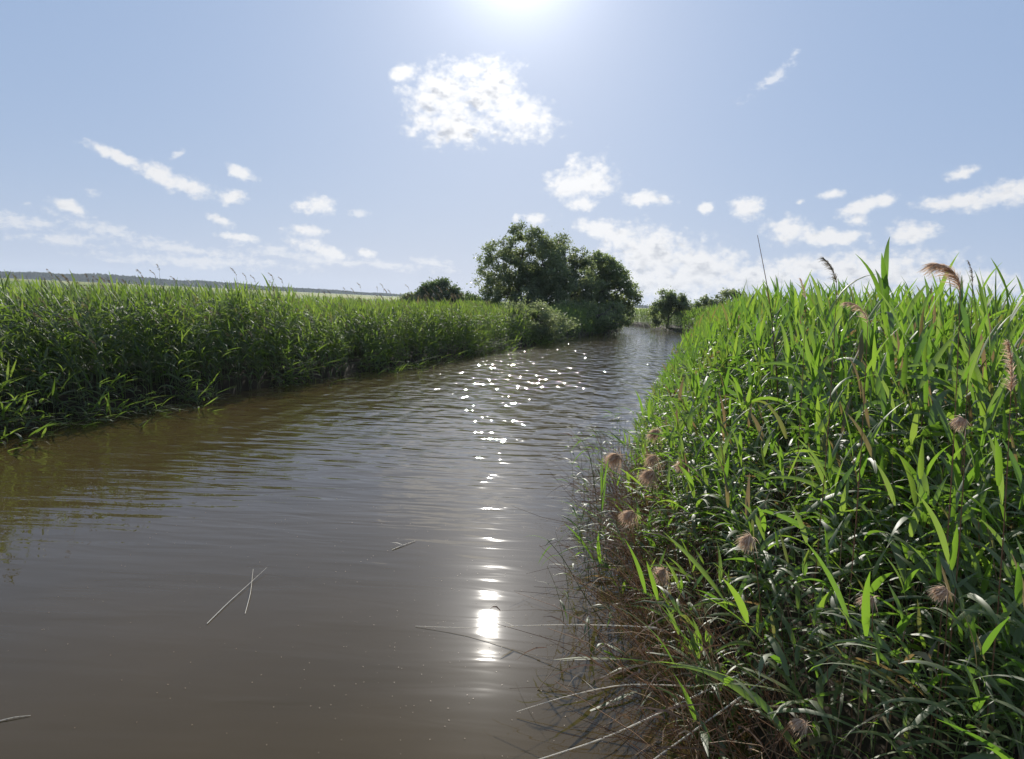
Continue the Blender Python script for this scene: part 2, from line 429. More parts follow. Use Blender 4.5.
# right bank, nearest plants first
xy = patch(1.0, 9, 2.75, 8.5, 40)
rt, sd = side_of(xy)
front = 3.15 + .25 * np.sin(xy[:, 0] * 2.1) + .12 * np.sin(xy[:, 0] * 5.3)
ok = rt & (sd > .18) & (xy[:, 1] > front) & ((xy[:, 1] < 4.4) | (rng.random(len(xy)) < .6))
xy, sd = xy[ok], sd[ok]
z, _ = ground_z(xy[:, 0], xy[:, 1])
d = np.hypot(xy[:, 0], xy[:, 1])
h = heights(xy, sd, 1.68 + .09 * np.clip(xy[:, 1] - 3.5, 0, 5), 2.3, 1.0, .26)
cl_ = (np.sin(xy[:, 0] * 5.1 + xy[:, 1] * 2.3) + np.sin(xy[:, 0] * 2.7 - xy[:, 1] * 4.1 + 1) + .8 * np.sin(xy[:, 0] * 9 + xy[:, 1] * 7)) / 2.8
h = h * (1 + .19 * cl_) + np.where(rng.random(len(h)) < .06, .22, 0)
short = rng.random(len(h)) < np.clip(1.15 - (xy[:, 1] - front[ok]) * 1.1, .1, .75)
h = np.where(short, h * rng.uniform(.35, .8, len(h)), h)
order = np.argsort(d + rng.normal(0, .15, len(d)))
N_SINGLE = 290
single, rest = order[:N_SINGLE], order[N_SINGLE:]
for g_i, (stg, lvg) in enumerate(HI):
    HI[g_i] = (stg, lvg, stg.mesh('reed_stem', [M_stem]), lvg.mesh('reed_leaves', [M_leaf]))
RG = 'leafy green reeds at the front of the right bank'
first = {}
for n, i in enumerate(single):
    k = n % len(HI)
    if k not in first:
        t = thing('reed', 'leafy green reed standing in the near front of the right bank reeds', 'reed', group=RG)
        link('stem', HI[k][2], t); link('leaves', HI[k][3], t); first[k] = t
    else:
        t = first[k].copy(); COL.objects.link(t)
        for ch in first[k].children:
            c = ch.copy(); COL.objects.link(c); c.parent = t
    s = h[i] / 2.5
    t.location = (xy[i, 0], xy[i, 1], z[i] - .03); t.scale = (s ** .5, s ** .5, s)
    t.rotation_euler = (0, 0, rng.normal(0, .8))
parts = []
def bed(protos, xy, z, h, yawsd=.8, H0=2.5, shear=None):
    pos = np.column_stack([xy, z - .03])
    parts.append(instances(protos, pos, rng.normal(0, yawsd, len(xy)), h / H0, (1, 0), shear))
bed([p[:2] for p in HI], xy[rest], z[rest], h[rest])
for (x0, x1, y0, y1, dens, pr, base) in [(1.2, 12, 8.5, 17, 22, MID, 2.12), (2.5, 22, 17, 34, 15, LO, 2.2), (6, 30, 34, 80, 7, VLO, 2.3)]:
    q = patch(x0, x1, y0, y1, dens); rt, sd = side_of(q)
    w = {8.5: 8, 17: 8, 34: 9}[y0]
    ok = rt & (sd > .1) & (sd < w); q, sd = q[ok], sd[ok]; zz, _ = ground_z(q[:, 0], q[:, 1])
    bed(pr, q, zz, heights(q, sd, base, 2.1, 2.0, .26), H0=2.4 if pr is VLO else 2.5)
# low green shoots over the foot of the bank
FAN = [reed_proto(400 + k, 1.25, 9, 5, 3, 3, hi=True, lean=.35, lmul=1.25, wide=1.35) for k in range(8)]
q = patch(.9, 4.2, 2.8, 11, 9); rt, sd = side_of(q); ok = rt & (sd > .12) & ((sd < .9) | (q[:, 1] < 3.6)); q = q[ok]; zz, _ = ground_z(q[:, 0], q[:, 1])
bed(FAN, q, zz, rng.uniform(.5, 1.15, len(q)), yawsd=1.2, H0=1.25, shear=np.stack([rng.uniform(-.3, .05, len(q)), rng.uniform(-.25, 0, len(q))], -1))
# dead stalks standing among the right reeds
g = Geo()
for i in rng.choice(len(xy), 420, replace=False):
    hh = h[i] * rng.uniform(.45, .95); a = rng.uniform(0, 6.3); ln = hh * rng.uniform(0, .35)
    t = np.linspace(0, 1, 4)
    P = np.stack([xy[i, 0] + .06 + ln * math.cos(a) * t ** 1.5, xy[i, 1] + ln * math.sin(a) * t ** 1.5, z[i] + hh * t], -1)
    g.add(*tube(P, [.004, .0035, .003, .0018], 4), rng.uniform(.2, .95), 2)
parts.append(g.arrays())
V, Q, T, Mi = merge(parts)
o = link('reeds', mesh_arrays('right_reed_bed', V, Q, [M_leaf, M_stem, M_dry], T, Mi))
tag(o, 'dense bright green reed bed filling the right bank behind the nearest stalks', 'reed bed', kind='stuff')

# left bank and the far bend
parts = []
LFT = [reed_proto(240 + k, 2.5, 14, 4, 3, 3, hi=True, wide=1.35, lmul=1.15, lean=.2) for k in range(12)]
def clump(xy):
    x, y = xy[:, 0], xy[:, 1]
    return (np.sin(y * 1.25 + x * .7) + .8 * np.sin(y * .53 - x * 1.3 + 1.1) + .7 * np.sin(y * 2.6 + x * 2.1 + .4)) / 2.5
for (x0, x1, y0, y1, dens, pr, w, base) in [(-14, -6, 3, 12, 20, LFT, 4.5, 2.14), (-14, -4, 12, 22, 30, LFT, 4.5, 1.92), (-14, -1, 22, 36, 24, LO, 5.0, 1.76), (-14, 9, 36, 64, 15, LO, 6.0, 1.72)]:
    q = patch(x0, x1, y0, y1, dens); rt, sd = side_of(q)
    wob = .25 * np.sin(q[:, 1] * .9) + .2 * np.sin(q[:, 1] * 2.3 + 1)
    ok = ~rt & (sd > .15 + wob * .6) & (sd < w)
    q, sd = q[ok], sd[ok]; zz, _ = ground_z(q[:, 0], q[:, 1])
    cl = clump(q); go = (sd > .25 - .40 * cl) | (rng.random(len(q)) < .12); q, sd, zz, cl = q[go], sd[go], zz[go], cl[go]
    hh = heights(q, sd, base, .8, 4.0) * (1 + .11 * cl) + np.where(rng.random(len(q)) < .1, .16, 0)
    edge_ = np.clip(1 - sd / 1.6, 0, 1)
    sh = np.stack([-.035 + .085 * edge_ * (cl > -.1) + rng.normal(0, .03, len(q)), -.05 * edge_ + rng.normal(0, .03, len(q))], -1)
    bed(pr, q, zz, hh, shear=sh)
    # thin cover running on behind the dense edge
    q = patch(x0 - 16, x1, y0, y1, 3.0); rt, sd = side_of(q); ok = ~rt & (sd > w) & (sd < w + 14)
    q, sd = q[ok], sd[ok]; zz, _ = ground_z(q[:, 0], q[:, 1])
    bed(VLO, q, zz, heights(q, sd, base - .14, 1, 3.0), H0=2.4)
for (x0, x1, y0, y1, dens, dmax) in [(-8, 34, 60, 130, 5, 7)]:
    q = patch(x0, x1, y0, y1, dens); rt, sd = side_of(q); ok = (sd > .2) & (sd < dmax) & (rt & (q[:, 1] > 78) | ~rt)
    q, sd = q[ok], sd[ok]; zz, _ = ground_z(q[:, 0], q[:, 1])
    bed(VLO, q, zz, heights(q, sd, 1.75, 1.5, 6.0), H0=2.4)
# low drooping shoots along the water's edge
q = patch(-9, 5, 6, 52, 10); rt, sd = side_of(q); ok = ~rt & (sd > -.25) & (sd < .5) & (np.sin(q[:, 1] * 1.3 + 2) + np.sin(q[:, 1] * .57) > -.35)
q = q[ok]; e_ = patch(-9, -6, 7, 14, 16); rt, sd = side_of(e_); q = np.concatenate([q, e_[~rt & (sd > -.1) & (sd < .8)]]); zz, _ = ground_z(q[:, 0], q[:, 1])
bed(FAN, q, zz, rng.uniform(.6, 1.2, len(q)), yawsd=1.6, H0=1.25, shear=np.stack([rng.uniform(.1, .5, len(q)), rng.uniform(-.3, 0, len(q))], -1))
# old dull plumes standing above the left reeds
PL = [(None, plume_geo(500 + k, .26, .07, 36, .75, .004, 2)) for k in range(5)]
q = patch(-13, 0, 9, 40, 4.2); rt, sd = side_of(q); ok = ~rt & (sd > .3) & (sd < 3.5); q = q[ok]; zz, _ = ground_z(q[:, 0], q[:, 1])
ph = zz + np.where(rng.random(len(q)) < .2, rng.uniform(1.9, 2.3, len(q)), rng.uniform(1.1, 1.9, len(q)))
parts.append(instances(PL, np.column_stack([q, ph]), rng.normal(0, .4, len(q)), np.full(len(q), 1.0), (1, 2)))
g = Geo()
for (x, y), a, b in zip(q, zz, ph):
    t = np.linspace(0, 1, 3)
    g.add(*tube(np.stack([x + .15 * (1 - t), y + 0 * t, a + (b - a) * t], -1), [.005, .004, .003], 3), .3, 1)
parts.append(g.arrays())
V, Q, T, Mi = merge(parts)
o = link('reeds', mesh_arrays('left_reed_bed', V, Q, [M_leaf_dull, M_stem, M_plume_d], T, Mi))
tag(o, 'dense reed bed along the left bank with its shaded face over the water', 'reed bed', kind='stuff')

# ------------------------------------------------------------------ tangle of dead stalks at the foot of the right bank
def bow(p0, p1, sag, n=7, jit=.0):
    p0, p1 = np.array(p0, float), np.array(p1, float); t = np.linspace(0, 1, n)[:, None]
    P = p0 + (p1 - p0) * t + np.array([0, 0, 1]) * sag * 4 * t * (1 - t)
    if jit: P[1:-1] += rng.normal(0, jit, (n - 2, 3))
    return P
g = Geo()
for k in range(900):
    y = 3.3 + 6.2 * rng.random() ** 1.1
    xb = np.interp(y, RIGHT[:, 1], RIGHT[:, 0])
    p0 = (xb + rng.uniform(-.05, .75), y, -.05 + rng.random() * .25)
    hgt = rng.uniform(.1, 1.0) * (.6 + .5 * rng.random()); out = rng.normal(.30, .33)
    p1 = (p0[0] - out, y + rng.normal(-.05, .35), max(.02, hgt))
    g.add(*tube(bow(p0, p1, rng.uniform(-.02, .12), 5, .012), np.linspace(.0032, .0012, 5) * rng.uniform(.7, 1.3), 3), np.clip(rng.normal(.48, .24), 0, 1))
    if rng.random() < .5:        # a withered leaf
        f = rng.uniform(.4, 1); b = np.array(p0) + (np.array(p1) - np.array(p0)) * f
        e = b + np.array([rng.normal(-.08, .12), rng.normal(0, .1), rng.uniform(-.22, .08)])
        P = bow(b, e, .03, 4)
        g.add(*flat(P, np.array([.003, .006, .005, .001]), np.array([.3, .8, .5])), np.clip(rng.normal(.5, .25), 0, 1))
o = link('dead_stalks', g.mesh('dead_stalks', [M_dry]))
tag(o, 'tangle of brown dead stalks at the foot of the right bank', 'dead stalks', kind='stuff')

# thin shoots in the shallow water off the right bank
g = Geo()
for k in range(90):
    y = rng.uniform(4.6, 13)
    xb = np.interp(y, RIGHT[:, 1], RIGHT[:, 0]); x = xb - abs(rng.normal(0, .28)) - .02
    hh = rng.uniform(.3, .95); a = rng.normal(math.pi, 1.2); ln = rng.uniform(.05, .3)
    t = np.linspace(0, 1, 5)
    P = np.stack([x + ln * math.cos(a) * t ** 1.7, y + ln * math.sin(a) * t ** 1.7, -.1 + hh * t], -1)
    g.add(*tube(P, np.linspace(.0035, .0012, 5), 3), rng.uniform(.2, .7), 1)
    for j in range(int(rng.integers(1, 5))):
        u = rng.uniform(.5, 1); b = np.array([np.interp(u, t, P[:, i]) for i in range(3)]); az = rng.normal(math.pi, 1.1)
        e = b + np.array([math.cos(az), math.sin(az), rng.uniform(-.5, .5)]) * rng.uniform(.12, .28)
        g.add(*blade(bow(b, e, .03, 5), np.array([.003, .008, .0085, .005, .0005]), np.array([-math.sin(az), math.cos(az), rng.normal(0, .4)])), rng.uniform(.15, .7))
o = link('water_shoots', g.mesh('water_shoots', [M_leaf, M_stem]))
tag(o, 'sparse thin reed shoots growing in shallow water off the right bank', 'reed shoots', kind='stuff')

# ------------------------------------------------------------------ single plants with a look of their own
def plume_reed(label, top, root, L_, wid, n, droop, seed, mat=None, leaves=0, thick=.0013, group='old reed plumes on the right bank'):
    top = np.array(top, float); root = np.array(root, float)
    t = thing('plume_reed', label, 'reed plume', root, group)
    P = bow((0, 0, 0), top - root, .0, 7); P[:, 0] += .08 * (np.linspace(0, 1, 7) * (1 - np.linspace(0, 1, 7)))
    g = Geo(); g.add(*tube(P, np.linspace(.0042, .0018, 7), 5), .45); link('stem', g.mesh('plume_stem', [M_dry]), t)
    pg = plume_geo(seed, L_, wid, n, droop, thick)
    o = link('plume', pg.mesh('plume', [mat or M_plume]), t, tuple(top - root))
    if leaves:
        r = np.random.default_rng(seed); g = Geo()
        for k in range(leaves):
            u = .97 - .13 * k; b = P[0] + (P[-1] - P[0]) * u; az = math.pi * (k % 2) + r.normal(0, .3); s = np.linspace(0, 1, 7)
            el = R(60) - R(70) * s; D = np.stack([np.cos(el) * math.cos(az), np.cos(el) * math.sin(az), np.sin(el)], -1)
            Pq = b + np.concatenate([np.zeros((1, 3)), np.cumsum(D[:-1] * .055, 0)])
            g.add(*blade(Pq, .013 * np.interp(s, [0, .3, 1], [.5, 1, .05]), np.array([0, 1, .2])), r.uniform(.3, .8))
        link('leaves', g.mesh('plume_leaves', [M_leaf]), t)
    return t
plume_reed('broad tan plume drooping to the left above the right reeds, against the sky', (2.08, 3.5, 2.52), (2.2, 3.55, .3), .24, .095, 320, 1.29, 1)
plume_reed('slim dark plume with green leaves, tallest of the plumes against the sky', (1.80, 4.2, 2.56), (1.84, 4.25, .3), .20, .05, 150, .7, 2, M_plume_d, 3)
plume_reed('long feathery tan plume at the right edge of the photo', (2.10, 3.1, 2.10), (2.2, 3.15, .25), .27, .06, 340, .62, 3)
plume_reed('faded tan plume sunk among green leaves below the drooping sky plume', (1.78, 3.75, 2.36), (1.84, 3.8, .3), .18, .05, 150, 1.2, 4)
plume_reed('pinkish upright plume at the skyline beside the bare leaning stalk', (2.10, 5.4, 2.50), (2.14, 5.4, .3), .17, .035, 130, .25, 5)
plume_reed('round pinkish brown plume hanging alone in front of dark green leaves', (1.31, 3.82, 1.21), (1.5, 3.95, .25), .10, .075, 240, 1.9, 6)
plume_reed('small brown plume hanging low, left one of the low pair in the right reeds', (1.66, 3.2, 1.15), (1.74, 3.35, .25), .09, .055, 170, 1.8, 7)
plume_reed('pale tan plume hanging low, right one of the low pair in the right reeds', (1.90, 3.05, 1.25), (1.98, 3.2, .25), .11, .06, 190, 1.7, 8)
plume_reed('orange brown plume standing out over the water above the dead tangle', (1.20, 7.78, 0.78), (1.45, 8.2, .05), 0.216, 0.156, 280, 1.5, 9, None, 0, .002)
plume_reed('pale tan plume against bright green leaves, highest over the dead tangle', (1.62, 7.87, 1.06), (1.85, 8.3, .1), 0.180, 0.120, 224, 1.6, 10, None, 0, .002)
plume_reed('tan plume in the middle of the dead tangle', (1.34, 6.62, 0.89), (1.55, 7.0, .1), 0.180, 0.132, 251, 1.6, 11, None, 0, .0018)
plume_reed('golden brown plume lying flat low over the dead tangle', (1.07, 5.95, 0.69), (1.3, 6.3, .05), 0.192, 0.108, 251, 1.7, 12, None, 0, .0018)
plume_reed('dark orange plume at the lower foot of the dead tangle', (1.11, 4.90, 0.61), (1.3, 5.2, .05), 0.120, 0.084, 210, 1.8, 13, None, 0, .0016)
plume_reed('greyish pink plume between the dead tangle and the green reeds', (1.40, 6.86, 0.99), (1.6, 7.2, .1), 0.144, 0.108, 210, 1.5, 14, None, 0, .0018)
plume_reed('small rosy plume at the green edge of the dead tangle', (1.53, 6.24, 1.08), (1.72, 6.6, .1), 0.120, 0.096, 182, 1.6, 15, None, 0, .0018)
plume_reed('ragged tan plume near the bottom edge among green blades', (1.35, 3.05, .62), (1.45, 3.2, .1), .12, .05, 150, 1.4, 16)
plume_reed('dull upright plume rising over the reeds at the right end of the skyline', (2.62, 4.3, 2.62), (2.7, 4.3, .3), .15, .03, 110, .5, 17, M_plume_d)
plume_reed('pale brown plume tucked between leaves near the right edge', (2.05, 3.3, 1.95), (2.15, 3.4, .3), .11, .05, 140, 1.6, 18)

def stalk(name, label, pts, rad, tone, mat=M_dry, group=None, cat='stalk', twigs=()):
    pts = np.array(pts, float); o = thing(name, label, cat, pts[0], group)
    q = np.linspace(0, 1, len(pts)); t = np.linspace(0, 1, 14)
    P = np.stack([np.interp(t, q, pts[:, i]) for i in range(3)], -1)
    for _ in range(2): P[1:-1] = (P[:-2] + 2 * P[1:-1] + P[2:]) / 4
    P = P - pts[0]; g = Geo(); g.add(*tube(P, np.linspace(rad[0], rad[1], 14), 6), tone)
    for u in np.linspace(.15, .85, 5):       # nodes of the stalk
        c = np.array([np.interp(u, t, P[:, i]) for i in range(3)]); dd = P[min(13, int(u * 13) + 1)] - P[int(u * 13)]; dd /= np.linalg.norm(dd) + 1e-9
        rr = np.interp(u, [0, 1], rad) * 1.35
        g.add(*tube([c - dd * .004, c, c + dd * .004], [rr * .8, rr, rr * .8], 6), tone * .6)
    link('stem', g.mesh('stalk_stem', [mat]), o)
    if twigs:
        g = Geo()
        for (u, v, ln, tn) in twigs:
            b = np.array([np.interp(u, t, P[:, i]) for i in range(3)]); e = b + np.array(v, float)
            g.add(*blade(bow(b, e, ln, 6), .009 * np.array([.4, .9, 1, .8, .5, .05]), np.cross(np.array(v, float), (0.2, .3, 1.0))), tn)
        link('leaves', g.mesh('stalk_leaves', [mat if mat in (M_dry, M_straw) else M_leaf]), o)
    return o
stalk('bare_stalk', 'tall bare leaning stalk rising alone into the sky from the right reeds', [(2.50, 6.5, .3), (2.36, 6.5, 1.7), (2.22, 6.5, 2.5), (2.06, 6.5, 3.07)], (.007, .0022), .12)
stalk('bent_stalk', 'long pale stalk arching low from the right bank out over the sun glint', [(1.05, 4.75, .28), (.75, 4.85, .24), (.30, 5.05, .13), (-.2, 5.15, .03), (-.62, 5.2, .005)], (.004, .0016), .95, M_straw, twigs=[(.6, (-.1, -.02, .05), .0, .9)])
stalk('bent_stalk', 'pale stalk lying almost level over the water with a bent tip', [(1.15, 4.15, .20), (.75, 4.2, .17), (.4, 4.15, .10), (.12, 4.1, .02)], (.0045, .002), .9, M_straw, twigs=[(.5, (-.08, .02, .06), .0, .9)])
stalk('bent_stalk', 'thick pale stalk running down to the bottom edge over the water', [(1.45, 4.1, .34), (1.0, 3.9, .22), (.6, 3.75, .1), (.22, 3.66, .01)], (.0055, .0028), .95, M_straw)
stalk('bent_stalk', 'straight pale stalk crossing under the others at the foot of the bank', [(1.6, 4.0, .42), (1.2, 3.75, .28), (.85, 3.55, .15), (.62, 3.45, .03)], (.0055, .003), .85, M_straw)
stalk('bent_stalk', 'short pale stalk slanting up from the water to the bank', [(.22, 4.35, -.02), (.42, 4.6, .12), (.66, 4.85, .26)], (.0028, .0022), .8)
stalk('bent_stalk', 'thin grey brown stalk slanting steeply across the level pale stalk', [(.78, 3.9, -.03), (.66, 4.05, .12), (.52, 4.25, .26)], (.003, .002), .7)
stalk('leaning_shoot', 'leaning green shoot with narrow leaves hanging over the open water', [(.82, 5.4, -.05), (.62, 5.4, .22), (.45, 5.4, .5), (.32, 5.4, .64)], (.005, .002), .2, M_stem,
      twigs=[(.95, (-.20, .02, .02), .03, .5), (.9, (-.10, 0, -.16), .02, .3), (.75, (.24, 0, .06), .03, .5), (.7, (-.16, .02, -.1), .05, .4), (.85, (.12, .05, .12), .02, .7), (.5, (-.2, -.05, -.02), .04, .5)])
stalk('upright_shoot', 'upright green shoot with pressed leaves standing in the water by the tangle', [(.86, 6.4, -.1), (.85, 6.4, .4), (.84, 6.4, .75), (.84, 6.4, .93)], (.006, .002), .3, M_stem,
      twigs=[(.6, (-.03, 0, .34), .0, .6), (.7, (.04, 0, .32), .0, .5), (.8, (-.015, .02, .26), 0, .4), (.5, (.03, .03, .3), 0, .3)])
stalk('drooping_shoot', 'thin shoot with a tuft of drooping leaves at its tip over the water', [(1.05, 8, -.1), (.98, 8, .35), (.9, 8, .75), (.80, 8, .93)], (.005, .002), .3, M_stem,
      twigs=[(.98, (-.15, 0, -.16), .03, .5), (.95, (-.18, .02, .0), .05, .7), (.9, (-.12, .0, .1), .02, .6), (.8, (-.16, .05, -.2), .04, .3), (.97, (.1, 0, .05), .02, .6)])
stalk('floating_stalk', 'long pale broken stalk floating on the open water, aslant', [(-2.10, 5.08, .006), (-2.09, 5.45, .01), (-2.06, 5.85, .014), (-2.03, 6.15, .03)], (.0030, .0011), .95, mat=M_straw, cat='floating stalk')
stalk('floating_stalk', 'short pale stalk floating across the long broken one', [(-1.90, 5.28, .004), (-1.98, 5.62, .024), (-2.13, 6.1, .03)], (.0026, .0012), .8, mat=M_straw, cat='floating stalk')
stalk('floating_stalk', 'small white reed scrap floating on the glittering mid water', [(-1.06, 6.82, .004), (-.98, 6.95, .008), (-.88, 7.1, .006)], (.004, .002), .98, mat=M_straw, cat='floating stalk', twigs=[(.5, (-.12, .0, .02), .01, .95)])
stalk('floating_stalk', 'small pale reed scrap floating at the bottom left corner', [(-2.72, 3.78, .003), (-2.64, 3.83, .008), (-2.57, 3.86, .004)], (.0032, .0015), .8, mat=M_straw, cat='floating stalk')
g = Geo()
for k in range(420):
    if k < 130: x, y = rng.normal(-.35, .45), rng.normal(4.9, .8)
    else: x, y = rng.uniform(-3.4, .8), rng.uniform(3.6, 9)
    s = rng.uniform(.002, .006); a = rng.uniform(0, 6.3)
    c, q = math.cos(a) * s, math.sin(a) * s
    g.add([(x - c, y - q, .003), (x + q * .5, y - c * .5, .005), (x + c, y + q, .003), (x - q * .5, y + c * .5, .005)], [(0, 1, 2, 3)], rng.uniform(.6, 1))
o = link('floating_debris', g.mesh('floating_debris', [M_dry]))
tag(o, 'tiny pale seeds and flecks drifting on the near water', 'debris', kind='stuff')

# ------------------------------------------------------------------ trees
def make_tree(name, label, loc, blobs, nclus, per, leaf, mat, trunks, seed, group=None, clr=.55, cat='tree', vis=1.0):
    """blobs: crown volumes (x,y,z,rx,ry,rz) from the tree's base; trunks: paths of the trunk and main limbs"""
    r = np.random.default_rng(seed)
    t = thing(name, label, cat, loc, group)
    B = np.array(blobs, float); vol = (B[:, 3] * B[:, 4] * B[:, 5]) ** .75; pick = r.choice(len(B), nclus, p=vol / vol.sum())
    u = r.normal(0, 1, (nclus, 3)); u /= np.linalg.norm(u, axis=1)[:, None]
    rad = r.uniform(.42, 1.0, nclus) ** .5
    C = B[pick, :3] + u * rad[:, None] * B[pick, 3:]
    C = C[C[:, 2] > .15]; n = len(C)
    cr = clr * r.uniform(.5, 1.35, n); ct = np.clip(r.normal(.5, .22, n), 0, 1)
    k = (per * cr ** 2 / clr ** 2).astype(int) + 8
    ci = np.repeat(np.arange(n), k); m = len(ci)
    P = C[ci] + r.normal(0, .5, (m, 3)) * cr[ci][:, None] * np.array([1, 1, .75])
    # leaf quads: diamond shapes turned every way, most facing somewhat upwards
    nrm = r.normal(0, 1, (m, 3)) + np.array([0, 0, .5]); nrm /= np.linalg.norm(nrm, axis=1)[:, None]
    a = np.cross(nrm, r.normal(0, 1, (m, 3))); a /= np.linalg.norm(a, axis=1)[:, None] + 1e-9; b = np.cross(nrm, a)
    s = leaf * r.uniform(.6, 1.4, m)[:, None]
    V = np.stack([P - a * s, P - b * s * .5, P + a * s, P + b * s * .5], 1).reshape(-1, 3)
    Q = np.arange(m * 4).reshape(-1, 4)
    tone = np.repeat(np.clip(ct[ci] + r.normal(0, .12, m), 0, 1), 4)
    link('crown', mesh_arrays(name + '_crown', V, Q, [mat], tone, None, False), t)
    g = Geo()
    for path, r0, r1 in trunks:
        path = np.array(path, float); q = np.linspace(0, 1, len(path)); tt = np.linspace(0, 1, 9)
        Pp = np.stack([np.interp(tt, q, path[:, i]) for i in range(3)], -1); Pp[1:-1] += r.normal(0, r0 * .25, (7, 3))
        g.add(*tube(Pp, np.linspace(r0, r1, 9), 7), .5)
    tips = [np.array(p[0][-1], float) for p in trunks] + [np.array(p[0][-2], float) for p in trunks]
    for c in C[r.choice(n, min(n, 70), replace=False)]:
        b0 = tips[int(np.argmin([np.linalg.norm(c - x) + r.uniform(0, 1) for x in tips]))]
        mid = (b0 + c) / 2 + r.normal(0, .15, 3) + np.array([0, 0, -.1])
        Pp = np.array([b0, (b0 + mid) / 2, mid, (mid + c) / 2, c]); g.add(*tube(Pp, np.linspace(.045, .012, 5) * (leaf / .12), 4), .5)
    link('trunk', g.mesh(name + '_trunk', [M_bark]), t)
    return t

make_tree('poplar_tree', 'tallest tree of the riverside clump, with an open airy crown', (.4, 64, .3),
    [(.3, 0, 6.3, 2.6, 2.2, 2.3), (-1.4, .3, 4.6, 2.4, 2.2, 2.3), (1.9, 0, 5.2, 2.0, 2.0, 2.3), (-3.0, .2, 4.4, 1.2, 1.2, 1.8), (.2, 0, 3.0, 3.2, 2.4, 1.8), (-.3, 0, 7.6, 1.2, 1.0, .9), (-.5, 0, 2.6, 3.6, 2.2, 2.2), (2.6, 0, 3.6, 2.0, 1.8, 2.4), (-2.4, 0, 6.2, .9, .9, .9), (1.9, 0, 7.3, .8, .8, .8)],
    520, 60, .105, M_willow, [([(0, 0, -.3), (.1, 0, 1.8), (-.2, .1, 4), (0, 0, 6.4)], .24, .05), ([(.1, 0, 1.5), (-.9, .2, 3), (-1.9, .2, 5)], .14, .04), ([(.1, 0, 1.4), (1.0, -.1, 3.2), (1.7, 0, 5.4)], .14, .04)], 21, 'trees of the riverside clump', .42)
make_tree('poplar_tree', 'middle tree of the riverside clump, narrow and slightly lower', (4.3, 67, .3),
    [(-.4, 0, 6.0, 1.8, 1.8, 2.0), (-1.3, 0, 5.6, 1.4, 1.5, 1.8), (.8, 0, 4.0, 2.0, 2.0, 2.2), (-1.0, 0, 4.2, 1.5, 1.6, 2.2), (0, 0, 2.4, 3.0, 2.0, 2.2), (1.8, 0, 4.6, 1.5, 1.6, 2.2), (-.3, 0, 7.4, .8, .8, .9), (1.4, 0, 6.2, 1.0, .9, 1.0)],
    360, 58, .105, M_willow, [([(0, 0, -.3), (0, 0, 2), (.1, .1, 4), (0, 0, 6)], .2, .05), ([(0, 0, 1.2), (.8, 0, 3), (1.1, 0, 4.8)], .1, .03)], 22, 'trees of the riverside clump', .40)
make_tree('dark_tree', 'dark dense tree at the right end of the riverside clump', (8.3, 71, .3),
    [(-.5, 0, 5.2, 2.0, 1.9, 1.9), (-.3, 0, 6.3, 1.3, 1.2, .9), (1.0, 0, 5.0, 1.4, 1.3, 1.3), (1.0, 0, 3.6, 2.0, 1.9, 2.0), (-1.2, 0, 3.4, 1.9, 1.8, 2.2), (.2, 0, 1.7, 3.0, 2.0, 1.7), (2.3, -.2, 3.2, 1.1, 1.1, 1.2), (-.5, 0, 6.1, .9, .9, .7)],
    460, 60, .105, M_tree, [([(0, 0, -.3), (.1, 0, 1.6), (0, .1, 3.4), (-.2, 0, 5.2)], .22, .05), ([(0, 0, 1), (1.0, 0, 2.4), (1.5, 0, 3.8)], .12, .03)], 23, 'trees of the riverside clump', .40)
make_tree('willow_shrub', 'low dark shrub at the foot of the riverside trees, over the water', (6.2, 62.3, .15),
    [(0, 0, 1.2, 2.4, 1.2, 1.3), (2.2, 2.5, 1.2, 1.8, 1.2, 1.4), (-2.0, -1.5, 1.2, 1.8, 1.2, 1.3)], 100, 110, .09, M_tree,
    [([(0, 0, -.2), (.3, 0, .6), (.6, 0, 1.4)], .06, .02), ([(0, 0, -.2), (-.6, 0, .7), (-1.3, 0, 1.4)], .06, .02)], 24, None, .42, 'shrub')
make_tree('willow_shrub', 'grey green willow shrub leaning over the left bank beyond the reeds', (.9, 44.3, .2),
    [(0, 0, 1.1, 1.5, 1.4, 1.1), (1.0, 1.8, 1.0, 1.3, 1.4, 1.0), (-.9, -1.2, 1.1, 1.0, 1.2, 1.0), (1.9, 3.4, .8, 1.1, 1.2, .9)], 110, 120, .07, M_willow,
    [([(0, 0, -.2), (.2, 0, .6), (.4, .2, 1.4)], .05, .015), ([(0, 0, -.2), (-.4, 0, .6), (-.8, -.6, 1.4)], .05, .015)], 25, None, .36, 'shrub')
make_tree('round_bush', 'round dark bush standing in the meadow left of the riverside clump', (-12.3, 120, .6),
    [(0, 0, 2.6, 3.2, 2.6, 2.4), (-1.8, 0, 2.0, 2.2, 2, 1.8), (2.4, 0, 1.9, 2.4, 2, 1.6)], 120, 110, .17, M_far_tree,
    [([(0, 0, -.3), (0, 0, 1.2), (.2, 0, 3)], .2, .05), ([(0, 0, .6), (-1, 0, 1.6), (-1.5, 0, 2.4)], .1, .03)], 26, 'bushes in the left meadow', .7, 'bush')
make_tree('round_bush', 'small pale bush at the left foot of the round dark bush', (-16.2, 118, .6),
    [(0, 0, 1.4, 1.6, 1.5, 1.5), (-1, 0, .9, 1.2, 1.2, 1)], 45, 90, .16, M_willow, [([(0, 0, -.3), (0, 0, .8), (.2, 0, 1.8)], .1, .03)], 27, 'bushes in the left meadow', .6, 'bush')
